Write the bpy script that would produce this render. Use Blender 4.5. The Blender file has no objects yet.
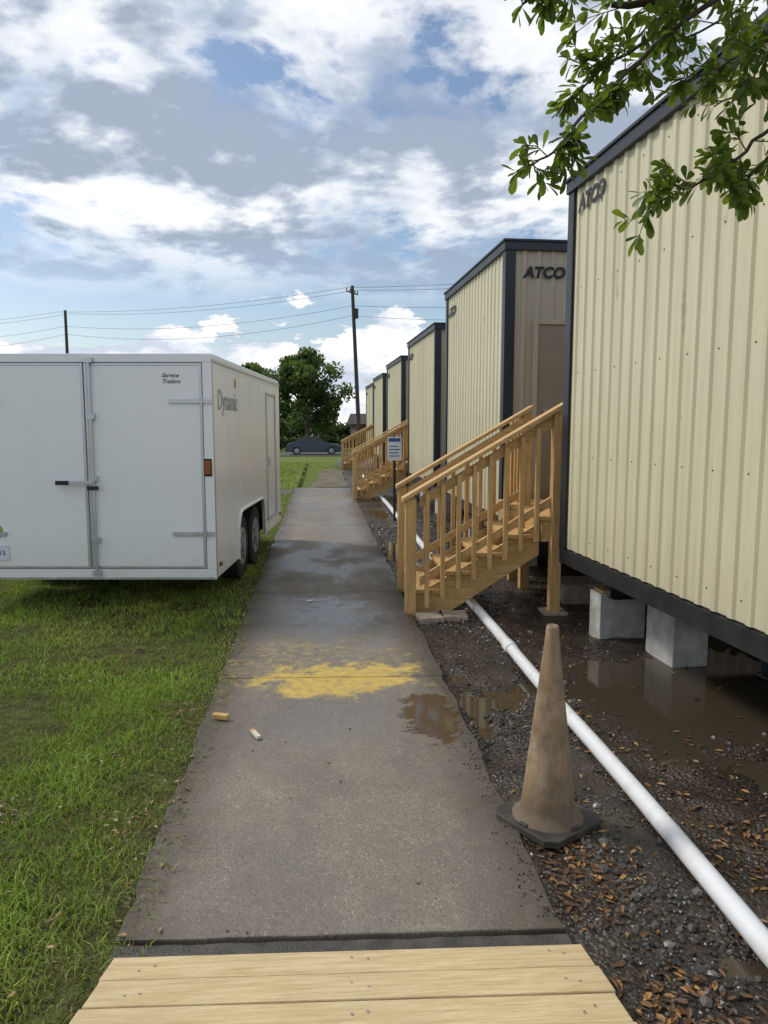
import bpy, math, random
import numpy as np
from mathutils import Vector, Matrix, noise as mn
R=math.radians
random.seed(7); rng=np.random.default_rng(7)
scene=bpy.context.scene
scene.view_settings.view_transform='Standard'
try: scene.view_settings.look='None'
except Exception: pass
scene.view_settings.exposure=0

# ------------------------------------------------------------ node helpers
class NT:
    def __init__(s,name):
        s.m=bpy.data.materials.new(name); s.m.use_nodes=True
        s.t=s.m.node_tree; s.b=s.t.nodes['Principled BSDF']
        s.out=s.t.nodes['Material Output']
        s._c=None
    def n(s,typ,props=None,**ins):
        nd=s.t.nodes.new(typ)
        for k,v in (props or {}).items(): setattr(nd,k,v)
        for k,v in ins.items(): s.set(nd,k,v)
        return nd
    def set(s,nd,k,v):
        key=k.replace('_',' ')
        if k.startswith('i') and k[1:].isdigit(): sock=nd.inputs[int(k[1:])]
        else: sock=nd.inputs[key]
        if isinstance(v,bpy.types.NodeSocket): s.t.links.new(v,sock)
        else: sock.default_value=v
    def pos(s):
        if not s._c: s._c=s.n('ShaderNodeNewGeometry').outputs['Position']
        return s._c
    def obj(s): return s.n('ShaderNodeTexCoord').outputs['Object']
    def mapv(s,v,scale=(1,1,1),loc=(0,0,0)):
        return s.n('ShaderNodeMapping',Vector=v,Scale=scale,Location=loc).outputs[0]
    def noise(s,v,scale,detail=4,rough=.55,dist=0):
        return s.n('ShaderNodeTexNoise',Vector=v,Scale=scale,Detail=detail,Roughness=rough,Distortion=dist).outputs['Fac']
    def vor(s,v,scale,out='Distance',feat='F1'):
        return s.n('ShaderNodeTexVoronoi',{'feature':feat},Vector=v,Scale=scale).outputs[out]
    def ramp(s,f,stops,interp='LINEAR'):
        nd=s.n('ShaderNodeValToRGB',Fac=f); cr=nd.color_ramp; cr.interpolation=interp
        while len(cr.elements)<len(stops): cr.elements.new(.5)
        for e,(p,c) in zip(cr.elements,stops):
            e.position=p
            e.color=(c,c,c,1) if not hasattr(c,'__len__') else (*c,1)
        return nd.outputs[0]
    def math(s,op,a,b=0.0,c=None,clamp=False):
        nd=s.n('ShaderNodeMath',{'operation':op,'use_clamp':clamp},i0=a,i1=b)
        if c is not None: s.set(nd,'i2',c)
        return nd.outputs[0]
    def mix(s,f,a,b,mode='MIX'):
        nd=s.n('ShaderNodeMix',{'data_type':'RGBA','blend_type':mode})
        def st(i,v):
            if isinstance(v,bpy.types.NodeSocket): s.t.links.new(v,nd.inputs[i])
            else: nd.inputs[i].default_value=v if not hasattr(v,'__len__') else (*v[:3],1)
        st(0,f); st(6,a); st(7,b)
        return nd.outputs[2]
    def sep(s,v):
        return s.n('ShaderNodeSeparateXYZ',Vector=v).outputs
    def bump(s,h,strength=.3,dist=.01):
        o=s.n('ShaderNodeBump',Height=h,Strength=strength,Distance=dist).outputs[0]
        s.t.links.new(o,s.b.inputs['Normal'])
    def fin(s,col=None,rough=None,metal=None,spec=None):
        for k,v in (('Base Color',col),('Roughness',rough),('Metallic',metal),('Specular IOR Level',spec)):
            if v is None: continue
            if isinstance(v,bpy.types.NodeSocket): s.t.links.new(v,s.b.inputs[k])
            else: s.b.inputs[k].default_value=(*v,1) if hasattr(v,'__len__') else v
        return s.m

def simple(name,col,rough=.5,metal=0,var=.15,scale=6,bump=0,bscale=60,stretch=(1,1,1)):
    s=NT(name); o=s.mapv(s.obj(),stretch)
    f=s.noise(o,scale,3)
    a=tuple(c*(1-var) for c in col); b=tuple(min(1,c*(1+var)) for c in col)
    c=s.ramp(f,[(.3,a),(.7,b)])
    r=s.math('MULTIPLY_ADD',f,.25,rough-.12,clamp=True)
    if bump: s.bump(s.noise(o,bscale,3),bump,.005)
    return s.fin(c,r,metal)

# ------------------------------------------------------------ mesh builder
class MB:
    def __init__(s): s.v=[];s.f=[];s.m=[];s.sm=[]
    def add(s,vs,fs,mat=0,smooth=False):
        o=len(s.v); s.v+= [tuple(p) for p in vs]
        for f in fs: s.f.append([i+o for i in f]); s.m.append(mat); s.sm.append(smooth)
    def box(s,x0,x1,y0,y1,z0,z1,mat=0,M=None):
        vs=[Vector(p) for p in [(x0,y0,z0),(x1,y0,z0),(x1,y1,z0),(x0,y1,z0),(x0,y0,z1),(x1,y0,z1),(x1,y1,z1),(x0,y1,z1)]]
        if M: vs=[M@p for p in vs]
        s.add(vs,[(0,3,2,1),(4,5,6,7),(0,1,5,4),(1,2,6,5),(2,3,7,6),(3,0,4,7)],mat)
    def cyl(s,p0,p1,r0,r1=None,n=12,mat=0,smooth=True,caps=True):
        r1=r0 if r1 is None else r1
        p0=Vector(p0);p1=Vector(p1);d=(p1-p0).normalized()
        a=d.orthogonal().normalized();b=d.cross(a)
        vs=[];
        for p,r in ((p0,r0),(p1,r1)):
            for i in range(n):
                t=2*math.pi*i/n; vs.append(p+a*math.cos(t)*r+b*math.sin(t)*r)
        s.add(vs,[(i,(i+1)%n,n+(i+1)%n,n+i) for i in range(n)],mat,smooth)
        if caps:
            s.add(vs[:n],[tuple(range(n))[::-1]],mat); s.add(vs[n:],[tuple(range(n))],mat)
    def tube(s,pts,rad,n=8,mat=0):
        pts=[Vector(p) for p in pts]
        if not hasattr(rad,'__len__'): rad=[rad]*len(pts)
        vs=[];a=None
        for i,p in enumerate(pts):
            d=(pts[min(i+1,len(pts)-1)]-pts[max(i-1,0)]).normalized()
            if a is None: a=d.orthogonal().normalized()
            a=(a-d*a.dot(d)).normalized(); b=d.cross(a)
            for k in range(n):
                t=2*math.pi*k/n; vs.append(p+(a*math.cos(t)+b*math.sin(t))*rad[i])
        fs=[]
        for i in range(len(pts)-1):
            for k in range(n):
                fs.append((i*n+k,i*n+(k+1)%n,(i+1)*n+(k+1)%n,(i+1)*n+k))
        s.add(vs,fs,mat,True)
    def prism(s,poly,axis,a0,a1,mat=0,smooth=False):
        def mk(p,a): return (a,p[0],p[1]) if axis=='x' else ((p[0],a,p[1]) if axis=='y' else (p[0],p[1],a))
        n=len(poly)
        vs=[mk(p,a0) for p in poly]+[mk(p,a1) for p in poly]
        s.add(vs,[tuple(range(n)),tuple(range(n,2*n))[::-1]]+[(i,n+i,n+(i+1)%n,(i+1)%n) for i in range(n)],mat,smooth)
    def build(s,name,mats,parent=None,bevel=0,fix=True,seg=2):
        me=bpy.data.meshes.new(name); me.from_pydata(s.v,[],s.f)
        for m in mats: me.materials.append(m)
        me.polygons.foreach_set('material_index',s.m); me.polygons.foreach_set('use_smooth',s.sm)
        if fix:
            import bmesh
            bm=bmesh.new(); bm.from_mesh(me); bmesh.ops.recalc_face_normals(bm,faces=bm.faces); bm.to_mesh(me); bm.free()
        me.update()
        ob=bpy.data.objects.new(name,me); scene.collection.objects.link(ob)
        if parent: ob.parent=parent
        if bevel:
            b=ob.modifiers.new('bev','BEVEL'); b.width=bevel; b.segments=seg; b.limit_method='ANGLE'; b.angle_limit=R(40)
        return ob
def empty(name,loc=(0,0,0),rz=0,parent=None):
    e=bpy.data.objects.new(name,None); e.location=loc; e.rotation_euler=(0,0,rz); e.empty_display_size=.2
    scene.collection.objects.link(e)
    if parent: e.parent=parent
    return e
def npmesh(name,V,F,mats,parent=None,smooth=False,col=None,mi=None):
    me=bpy.data.meshes.new(name)
    V=np.asarray(V,dtype=np.float32); F=np.asarray(F,dtype=np.int32)
    k=F.shape[1]
    me.vertices.add(len(V)); me.vertices.foreach_set('co',V.ravel())
    me.loops.add(F.size); me.loops.foreach_set('vertex_index',F.ravel())
    me.polygons.add(len(F)); me.polygons.foreach_set('loop_start',np.arange(0,F.size,k,dtype=np.int32))
    me.polygons.foreach_set('use_smooth',np.full(len(F),smooth))
    for m in mats: me.materials.append(m)
    if mi is not None: me.polygons.foreach_set('material_index',np.asarray(mi,dtype=np.int32))
    me.update(calc_edges=True); me.validate()
    if col is not None:
        at=me.color_attributes.new('Col','FLOAT_COLOR','POINT')
        c=np.ones((len(V),4),dtype=np.float32); c[:,:3]=col; at.data.foreach_set('color',c.ravel())
    ob=bpy.data.objects.new(name,me); scene.collection.objects.link(ob)
    if parent: ob.parent=parent
    return ob
def text(name,body,size,loc,rot,mat,parent,off=.006,shear=0,ext=.002):
    c=bpy.data.curves.new(name,'FONT'); c.body=body; c.size=size; c.extrude=ext; c.offset=off; c.shear=shear
    c.materials.append(mat); o=bpy.data.objects.new(name,c); scene.collection.objects.link(o)
    o.location=loc; o.rotation_euler=rot; o.parent=parent; return o

# ------------------------------------------------------------ materials
def wood(name,stretch,base=(.58,.355,.135),dark=(.37,.20,.065),light=(.72,.50,.23),rough=.6):
    s=NT(name); p=s.pos(); v=s.mapv(p,stretch)
    g=s.noise(v,5,4,.6,.4); fine=s.noise(v,28,4,.7)
    c=s.ramp(g,[(.3,dark),(.5,base),(.72,light)])
    c=s.mix(.35,c,s.ramp(fine,[(.35,dark),(.65,light)]))
    big=s.noise(p,1.7,2); c=s.mix(s.ramp(big,[(.4,0),(.7,.4)]),c,tuple(x*.62 for x in base))
    k=s.vor(s.mapv(p,tuple(max(.35,x*.35) for x in stretch)),3.2)
    c=s.mix(s.ramp(k,[(.045,.9),(.085,0)]),c,(.10,.05,.02))
    s.bump(fine,.35,.004)
    return s.fin(c,rough)
M_wx=wood('wood_planed_x',(1,9,9)); M_wz=wood('wood_planed_z',(9,9,1)); M_wy=wood('wood_planed_y',(9,1,9))
M_deck=wood('deck_pine',(1,12,12),(.66,.50,.26),(.46,.31,.13),(.84,.70,.45),.45)
M_trim=simple('dark_trim',(.018,.022,.032),.45,0,.2)
M_steel=simple('black_steel',(.02,.02,.022),.6,.2,.3)
M_white=simple('pvc_white',(.74,.75,.76),.35,0,.10,3)
M_alu=simple('aluminium',(.55,.57,.6),.35,.9,.08)
M_rub=simple('tyre_rubber',(.02,.02,.02),.8,0,.2,10)
M_rim=simple('wheel_rim',(.35,.36,.38),.4,.6,.1)
M_dark=simple('dark_void',(.008,.008,.008),.9)
M_block=simple('concrete_block',(.42,.415,.39),.9,0,.3,7,.8,70)
M_paver=simple('paver',(.33,.27,.21),.9,0,.25,14,.5,120)
M_black=simple('black_lettering',(.012,.012,.016),.5,0,.1)
M_bark=simple('bark',(.09,.07,.05),.9,0,.35,14,.8,40,(1,1,.3))

def wallmat(name,col,dirt,str_=.45):
    s=NT(name); p=s.pos()
    st=s.noise(s.mapv(p,(9,9,.45)),1.4,5,.65)
    big=s.noise(p,.9,3)
    c=s.mix(s.ramp(st,[(.42,0),(.74,str_)]),col,dirt)
    c=s.mix(s.ramp(big,[(.4,0),(.7,.22)]),c,tuple(x*.75 for x in col))
    z=s.sep(p)[2]
    low=s.math('MULTIPLY',s.ramp(s.math('MULTIPLY',z,.5),[(.28,1),(.55,0)]),s.noise(s.mapv(p,(4,4,1)),3,4,.7),clamp=True)
    c=s.mix(s.math('MULTIPLY',low,.65),c,dirt)
    spot=s.noise(s.mapv(p,(1,1,.45),(3.1,1.7,.4)),5.5,3,.7)
    c=s.mix(s.ramp(spot,[(.66,0),(.78,.55)]),c,tuple(x*.5 for x in dirt))
    s.bump(s.noise(p,6,2),.12,.01)
    return s.fin(c,.42)
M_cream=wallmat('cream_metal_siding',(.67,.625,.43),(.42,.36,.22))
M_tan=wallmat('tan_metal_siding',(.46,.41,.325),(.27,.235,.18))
M_door=simple('door_paint',(.28,.24,.19),.5,0,.06)

# ------------------------------------------------------------ ground
def gz(y):
    if y<28: return 0
    t=min(1,(y-28)/28); return -.78*(t*t*(3-2*t))
def m_ground():
    s=NT('lawn_soil'); p=s.pos()
    f=s.noise(p,1.3,4,.6); f2=s.noise(p,9,4,.7); f3=s.noise(p,70,2,.6)
    near=s.ramp(f2,[(.3,(.05,.038,.022)),(.5,(.09,.10,.032)),(.7,(.13,.16,.05))])
    far=s.ramp(f,[(.35,(.14,.21,.045)),(.6,(.20,.26,.065)),(.75,(.26,.25,.11))])
    far=s.mix(.4,far,s.ramp(f2,[(.3,(.09,.13,.03)),(.7,(.24,.28,.09))]))
    y=s.sep(p)[1]
    k=s.ramp(s.math('MULTIPLY',y,.02),[(.12,0),(.4,1)])
    c=s.mix(k,near,far); c=s.mix(s.ramp(f3,[(.35,.35),(.6,0)]),c,(.03,.035,.012))
    s.bump(s.math('ADD',f3,f2),.8,.03)
    return s.fin(c,.95,spec=.1)
M_ground=m_ground()
xs=[-500,-150,-60,-30,-15,-8,-4,-2,-.60,-.58,.72,.74,3,8,16,30,60,150,500]
ys=[-40,-10,-3,0,4,8,12,16,20,24,28]+[30+2*i for i in range(14)]+[60,65,75,90,120,200,400,900]
V=[];F=[]
for y in ys:
    for x in xs:
        z=gz(y)-.015
        if x>-.59 and y<36: z-=.12
        V.append((x,y,z))
nx=len(xs)
for j in range(len(ys)-1):
    for i in range(nx-1): F.append((j*nx+i,j*nx+i+1,(j+1)*nx+i+1,(j+1)*nx+i))
npmesh('ground',V,F,[M_ground])

WL=-.056
pud=[(2.6,4.25,1.25,.75,.080),(1.48,1.98,.30,.18,.045),(.88,3.95,.08,.6,.035),(2.1,3.0,.35,.4,.035),(1.95,5.6,.3,.3,.04),(1.0,9.5,.2,1.2,.05),(1.75,8.9,.25,.8,.05),(1.1,13.5,.25,1.5,.05),(3.2,6.3,.8,.4,.06)]
def gh(x,y):
    h=-.026+.022*mn.noise(Vector((x*1.6,y*1.6,1.3)))+.018*mn.noise(Vector((x*6,y*6,3)))+.010*mn.noise(Vector((x*19,y*19,5)))
    for cx,cy,rx,ry,d in pud:
        q=((x-cx)/rx)**2+((y-cy)/ry)**2
        q*=1+.8*mn.noise(Vector((x*3,y*3,9)))
        h-=d*math.exp(-q*1.2)
    h=min(h,-.008)
    return h
gx=[.742+.035*i for i in range(101)]; gx+= [gx[-1]+.4*(i+1) for i in range(26)]
gy=[-2,-1,0,.8]; yy=1.0
while yy<34: gy.append(yy); yy+=.03+.012*max(0,yy-3)
gy.append(34.5)
V=[(x,y,gh(x,y)) for y in gy for x in gx]; n=len(gx)
F=[(j*n+i,j*n+i+1,(j+1)*n+i+1,(j+1)*n+i) for j in range(len(gy)-1) for i in range(n-1)]
def m_mud():
    s=NT('wet_gravel_mud'); p=s.pos()
    f=s.noise(p,2.2,5,.65); vn=s.n('ShaderNodeTexVoronoi',Vector=p,Scale=60); vo=vn.outputs['Color']; vd=vn.outputs['Distance']
    c=s.ramp(f,[(.3,(.022,.015,.009)),(.55,(.042,.031,.020)),(.75,(.075,.056,.036))])
    st=s.ramp(s.sep(vo)[0],[(.2,(.020,.017,.014)),(.6,(.055,.048,.039)),(.95,(.15,.135,.11))])
    m=s.math('MULTIPLY',s.ramp(vd,[(.25,1),(.42,0)]),s.ramp(s.noise(p,3.2,4,.7),[(.45,0),(.62,1)]))
    c=s.mix(m,c,st)
    r=s.ramp(f,[(.35,.12),(.65,.5)])
    s.bump(s.math('ADD',s.math('MULTIPLY',vd,-1.0),s.noise(p,40,4,.7)),.75,.012)
    return s.fin(c,r)
npmesh('gravel_lot',V,F,[m_mud()],smooth=True)
s=NT('muddy_water'); s.bump(s.noise(s.pos(),7,3),.05,.01)
M_water=s.fin((.055,.043,.028),.06,spec=.5)
mb=MB(); mb.add([(.768,-1,WL),(6,-1,WL),(6,33,WL),(.768,33,WL)],[(0,1,2,3)])
mb.build('puddle_water',[M_water],fix=False)

phi=(1+5**.5)/2
ico=np.array([(-1,phi,0),(1,phi,0),(-1,-phi,0),(1,-phi,0),(0,-1,phi),(0,1,phi),(0,-1,-phi),(0,1,-phi),(phi,0,-1),(phi,0,1),(-phi,0,-1),(-phi,0,1)])/1.9
icf=np.array([(0,11,5),(0,5,1),(0,1,7),(0,7,10),(0,10,11),(1,5,9),(5,11,4),(11,10,2),(10,7,6),(7,1,8),(3,9,4),(3,4,2),(3,2,6),(3,6,8),(3,8,9),(4,9,5),(2,4,11),(6,2,10),(8,6,7),(9,8,1)])
pts=[];sz=[]
tries=0
while len(pts)<9800 and tries<200000:
    tries+=1
    y=1.5+11*random.random()**1.8; x=.775+ (2.6 if y<7 else 2)*random.random()**1.35
    d=mn.noise(Vector((x*1.9,y*1.4,4.4)))+.15*math.exp(-((x-.95)/.3)**2)
    if d<.10+.25*random.random(): 
        if random.random()<.90: continue
    h=gh(x,y)
    if h<WL-.002 and random.random()<.95: continue
    pts.append((x,y,h)); sz.append(random.uniform(.003,.009)*(1.7 if random.random()<.10 else 1)*(1+.05*y))
for i in range(620):
    y=2.2+9*random.random()**1.5
    x=.765-abs(random.gauss(0,.05)) if random.random()<.9 else random.uniform(-.6,.7)
    pts.append((x,y,.001)); sz.append(random.uniform(.0015,.004)*(1+.05*y))
P=np.array(pts);S=np.array(sz);n=len(P)
J=ico[None]*(1+.35*(rng.random((n,12,1))-.5))*S[:,None,None]
J=J*(.7+.7*rng.random((n,1,3)))
an=rng.random(n)*6.28; ca,sa=np.cos(an),np.sin(an)
X=J[:,:,0]*ca[:,None]-J[:,:,1]*sa[:,None];Y=J[:,:,0]*sa[:,None]+J[:,:,1]*ca[:,None]
VV=np.stack([X+P[:,0,None],Y+P[:,1,None],J[:,:,2]*.8+P[:,2,None]+S[:,None]*.1],-1).reshape(-1,3)
FF=(icf[None]+np.arange(n)[:,None,None]*12).reshape(-1,3)
g=np.clip(np.exp(rng.normal(-2.95,.6,n)),.015,.30); cc=np.stack([g*1.12,g,g*.85],-1)
s=NT('gravel_stone'); a=s.n('ShaderNodeVertexColor',{'layer_name':'Col'}).outputs[0]
M_stone=s.fin(a,.35)
npmesh('gravel',VV,FF,[M_stone],col=np.repeat(cc,12,0))

# ------------------------------------------------------------ path
def m_conc():
    s=NT('wet_concrete'); p=s.pos(); sp=s.sep(p); x,y=sp[0],sp[1]
    big=s.noise(p,1.3,5,.62,.5); mid=s.noise(p,6,5,.7)
    slab=s.math('FLOOR',s.math('MULTIPLY_ADD',y,1/2.42,-2.18/2.42+10))
    wn=s.n('ShaderNodeTexWhiteNoise',{'noise_dimensions':'1D'},W=slab).outputs[0]
    c=s.ramp(big,[(.32,(.138,.108,.078)),(.5,(.20,.165,.122)),(.68,(.265,.226,.172))])
    c=s.mix(s.ramp(mid,[(.35,.45),(.62,0)]),c,(.09,.072,.052))
    c=s.mix(s.math('MULTIPLY',wn,.35),c,(.34,.315,.27))
    vn=s.n('ShaderNodeTexVoronoi',Vector=p,Scale=125); vc=vn.outputs['Color']; vd=vn.outputs['Distance']
    st=s.ramp(s.sep(vc)[1],[(.1,(.05,.041,.031)),(.5,(.17,.145,.112)),(.9,(.30,.265,.21)),(1,(.55,.50,.42))])
    c=s.mix(s.math('MULTIPLY',s.ramp(vd,[(.3,.7),(.55,.1)]),s.ramp(mid,[(.3,.5),(.7,1)])),c,st)
    ex=s.math('ABSOLUTE',s.math('SUBTRACT',x,.057))
    e=s.math('MULTIPLY_ADD',mid,.36,ex)
    c=s.mix(s.ramp(e,[(.62,0),(.88,.85)]),c,(.058,.042,.026))
    nz=s.noise(p,4.5,5,.72)
    def blob(cx,cy,rx,ry,lo,hi,amp=.9):
        dx=s.math('MULTIPLY',s.math('SUBTRACT',x,cx),1/rx); dy=s.math('MULTIPLY',s.math('SUBTRACT',y,cy),1/ry)
        d=s.math('ADD',s.math('MULTIPLY',dx,dx),s.math('MULTIPLY',dy,dy))
        d=s.math('ADD',d,s.math('MULTIPLY_ADD',nz,amp*4,-amp*2))
        return s.ramp(d,[(lo,1),(hi,0)])
    fn=s.noise(p,16,4,.75)
    saw=s.math('MULTIPLY',blob(.13,4.56,.55,.34,.5,1.1,1.0),s.ramp(fn,[(.30,.35),(.55,.95)]))
    saw=s.math('MAXIMUM',saw,s.math('MULTIPLY',blob(-.05,4.8,.75,.7,.4,1.0,1.1),s.ramp(fn,[(.48,0),(.66,.45)])))
    wet=blob(.60,3.92,.20,.48,.55,.75,.9)
    wet2=s.math('MAXIMUM',blob(-.12,4.0,.38,.6,.1,1.0,.9),blob(.05,6.2,.55,.8,.2,1.0,.9))
    wet3=s.ramp(s.noise(s.mapv(p,(.8,.4,1),(2,3.3,0)),1.9,5,.62),[(.42,0),(.55,1)])
    w=s.math('MAXIMUM',wet,s.math('MAXIMUM',s.math('MULTIPLY',wet2,.9),s.math('MULTIPLY',wet3,.75)))
    c=s.mix(s.math('MULTIPLY',w,.38),c,(.09,.074,.056))
    c=s.mix(saw,c,(.60,.42,.09))
    c=s.mix(s.math('MULTIPLY',wet,.85),c,(.085,.055,.028))
    r=s.math('MULTIPLY_ADD',w,-.56,.70,clamp=True); r=s.math('MULTIPLY_ADD',mid,.14,r)
    r=s.mix(wet,r,(.08,.08,.08))
    r=s.mix(saw,r,(.7,.7,.7))
    h=s.math('ADD',s.math('MULTIPLY',vd,-.6),s.math('MULTIPLY',mid,.8))
    bs=s.math('MULTIPLY_ADD',w,-.30,.48); bs=s.math('MULTIPLY',bs,s.math('SUBTRACT',1.0,s.math('MULTIPLY',wet,.9)))
    o=s.n('ShaderNodeBump',Height=h,Strength=bs,Distance=.004).outputs[0]
    s.t.links.new(o,s.b.inputs['Normal'])
    return s.fin(c,r,spec=.5)
M_conc=m_conc()
M_asph=simple('dark_asphalt_patch',(.06,.053,.044),.5,0,.45,13,.8,110)
path=empty('concrete_path')
def slab(x0,x1,y0,y1,name,mat,z=0,parent=path,skew=0):
    mb=MB(); N=36
    def row(xa,amp,k): return [(xa+amp*(mn.noise(Vector((xa*3,(y0+(y1-y0)*i/N)*2.5,k)))+.6*mn.noise(Vector((xa*3,(y0+(y1-y0)*i/N)*12,k)))),y0+(y1-y0)*i/N+skew*xa) for i in range(N+1)]
    def rowx(ya,k): return [(x0+(x1-x0)*i/N,ya+.008*mn.noise(Vector(((x0+(x1-x0)*i/N)*9,ya,k)))+skew*(x0+(x1-x0)*i/N)) for i in range(1,N)]
    poly=row(x0,.03,1)[::-1]+rowx(y0,2)+row(x1,.024,3)+rowx(y1,4)[::-1]
    mb.prism(poly,'z',z-.14,z,0)
    return mb.build(name,[mat],parent,bevel=.006)
slab(-.65,.775,-3,2.165,'asphalt_strip',M_asph,-.010,skew=-.045)
y=2.175;k=0
while y<18.5:
    y2=y+2.42
    slab(-.65,.775,y+.002,y2-.005,'slab_%d'%k,M_conc,.0+.002*((k*7)%3-1),skew=-.045)
    y=y2;k+=1
slab(-7,-.68,17.3,18.6,'side_slab',M_conc,.0)
mb=MB()
ts=np.arange(0,8,.5)
lf=[(-.25+.05*t+.35*mn.noise(Vector((0,t,1))),19.2+t) for t in ts]; rt=[(.75+.3*mn.noise(Vector((4,t,1))),19.2+t) for t in ts]
V=[(x,y,gz(y)+.006) for x,y in lf]+[(x,y,gz(y)+.006) for x,y in rt]; n=len(lf)
mb.add(V,[(i,n+i,n+i+1,i+1) for i in range(n-1)])
mb.build('dirt_track',[simple('dirt',(.14,.115,.08),.9,0,.4,2,.5,20)],fix=False)

# ------------------------------------------------------------ pine ramp at the camera's feet (rises toward the viewer)
deck=empty('wooden_ramp',(0.078,2.028,.010),R(-2.6))
sl=R(14.5)
Mr=Matrix.Rotation(-sl,4,'X')
mb=MB(); sc=MB(); d=0.0
wid=.695
for i in range(8):
    M=Mr@Matrix.Translation((random.uniform(-.006,.006),-d,random.uniform(0,.005)))@Matrix.Rotation(random.uniform(-.003,.003),4,'Z')
    mb.box(-wid,wid,-.1375,0,.0,.034,0,M)
    for x in (-.60,-.56,.0,.045,.58,.62): 
        M2=Mr@Matrix.Translation((x+random.uniform(-.006,.006),-d-random.uniform(.04,.1),.034)); p0=M2@Vector((0,0,0)); p1=M2@Vector((0,0,.0065)); sc.cyl(p0,p1,.0038,n=8)
    d+=.1435
yL=-d*math.cos(sl); zL=d*math.sin(sl)
for i in range(16):
    mb.box(-wid,wid,yL-.1395-i*.1435,yL-i*.1435,zL+.002,zL+.036)
mb.build('deck_boards',[M_deck],deck,bevel=.004)
mb=MB()
for x in (-.6,0,.6): mb.prism([(-.08,-.02),(yL,-.02),(yL,zL-.004),(-.08,.014)],'x',x-.019,x+.019); mb.box(x-.019,x+.019,yL-2.2,yL-.002,-.02,zL-.002)
mb.build('joists',[M_wy],deck)
sc.build('screws',[M_alu],deck)

# ------------------------------------------------------------ grass blades
def blades(n,xr,yr,hr,wr,pw=1.0):
    x=xr[0]+(xr[1]-xr[0])*rng.random(n); y=yr[0]+(yr[1]-yr[0])*rng.random(n)**pw
    k=np.array([mn.noise(Vector((a*1.4,b*1.4,0)))+.55*mn.noise(Vector((a*5,b*5,2))) for a,b in zip(x,y)])
    k2=np.array([mn.noise(Vector((a*.9,b*.9,20))) for a,b in zip(x,y)])
    e2=np.array([.09*mn.noise(Vector((0,b*3,7)))+.05*mn.noise(Vector((0,b*11,7))) for b in y])
    edge=np.clip((-.59-x+e2)/.32,0,1)
    keep=rng.random(n)<np.clip(.80+.9*k,.15,1)*(.28+.72*edge)
    keep&=~((x>-.5)&(x<1.0)&(y<27)&(y>19))
    x,y,k,k2,edge=x[keep],y[keep],k[keep],k2[keep],edge[keep]; n=len(x)
    h=(hr[0]+(hr[1]-hr[0])*rng.random(n))*(1+.6*np.clip(k,-.6,.8)); w=wr[0]+(wr[1]-wr[0])*rng.random(n)
    a=rng.random(n)*6.283; l=rng.random(n)*6.283; ln=h*(.25+1.1*rng.random(n))
    dx,dy=np.cos(a)*w/2,np.sin(a)*w/2; lx,ly=np.cos(l)*ln,np.sin(l)*ln
    z0=np.full(n,-.017)+np.array([gz(b) for b in y])
    Vv=np.zeros((n,5,3))
    Vv[:,0]=np.stack([x-dx,y-dy,z0],-1);Vv[:,1]=np.stack([x+dx,y+dy,z0],-1)
    Vv[:,2]=np.stack([x+dx*.8+lx*.35,y+dy*.8+ly*.35,z0+h*.6],-1);Vv[:,3]=np.stack([x-dx*.8+lx*.35,y-dy*.8+ly*.35,z0+h*.6],-1)
    Vv[:,4]=np.stack([x+lx,y+ly,z0+h*(.8+.2*rng.random(n))],-1)
    t=rng.random(n)[:,None]; dry=(rng.random(n)<np.clip(.10-.33*k+.25*(1-edge),.03,.5))[:,None]
    c=np.array([.155,.245,.038])*(1-t)+np.array([.33,.43,.09])*t
    yl=np.clip(k2*1.6,0,1)[:,None]; c=c*(1-yl)+np.array([.37,.40,.10])*(.6+.6*t)*yl
    c=c*(1+.5*np.clip(k,-1,1)[:,None])
    c=np.where(dry,np.array([.38,.30,.15])*(.5+.7*t),c)
    return Vv.reshape(-1,3),n,np.repeat(c,5,0)
parts=[blades(56000,(-3.2,-.54),(1.7,4.6),(.018,.045),(.004,.0065)),blades(54000,(-5.2,-.56),(4.6,9),(.022,.05),(.007,.011)),blades(24000,(-7,-.6),(9,19),(.03,.06),(.012,.02)),blades(9000,(-8,1.0),(19,34),(.04,.08),(.03,.045))]
V=np.concatenate([p[0] for p in parts]); C=np.concatenate([p[2] for p in parts]); n=len(V)//5
b=np.arange(n)[:,None]*5
F=np.concatenate([b+np.array([[0,1,2]]),b+np.array([[0,2,3]]),b+np.array([[3,2,4]])])
s=NT('grass_blade'); a=s.n('ShaderNodeVertexColor',{'layer_name':'Col'}).outputs[0]
dfn=s.n('ShaderNodeBsdfDiffuse',Color=a)
tr=s.n('ShaderNodeBsdfTranslucent',Color=a); mx=s.n('ShaderNodeMixShader',i0=.3,i1=dfn.outputs[0],i2=tr.outputs[0])
s.t.links.new(mx.outputs[0],s.out.inputs[0])
npmesh('lawn_grass',V,F,[s.m],col=C)

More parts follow.
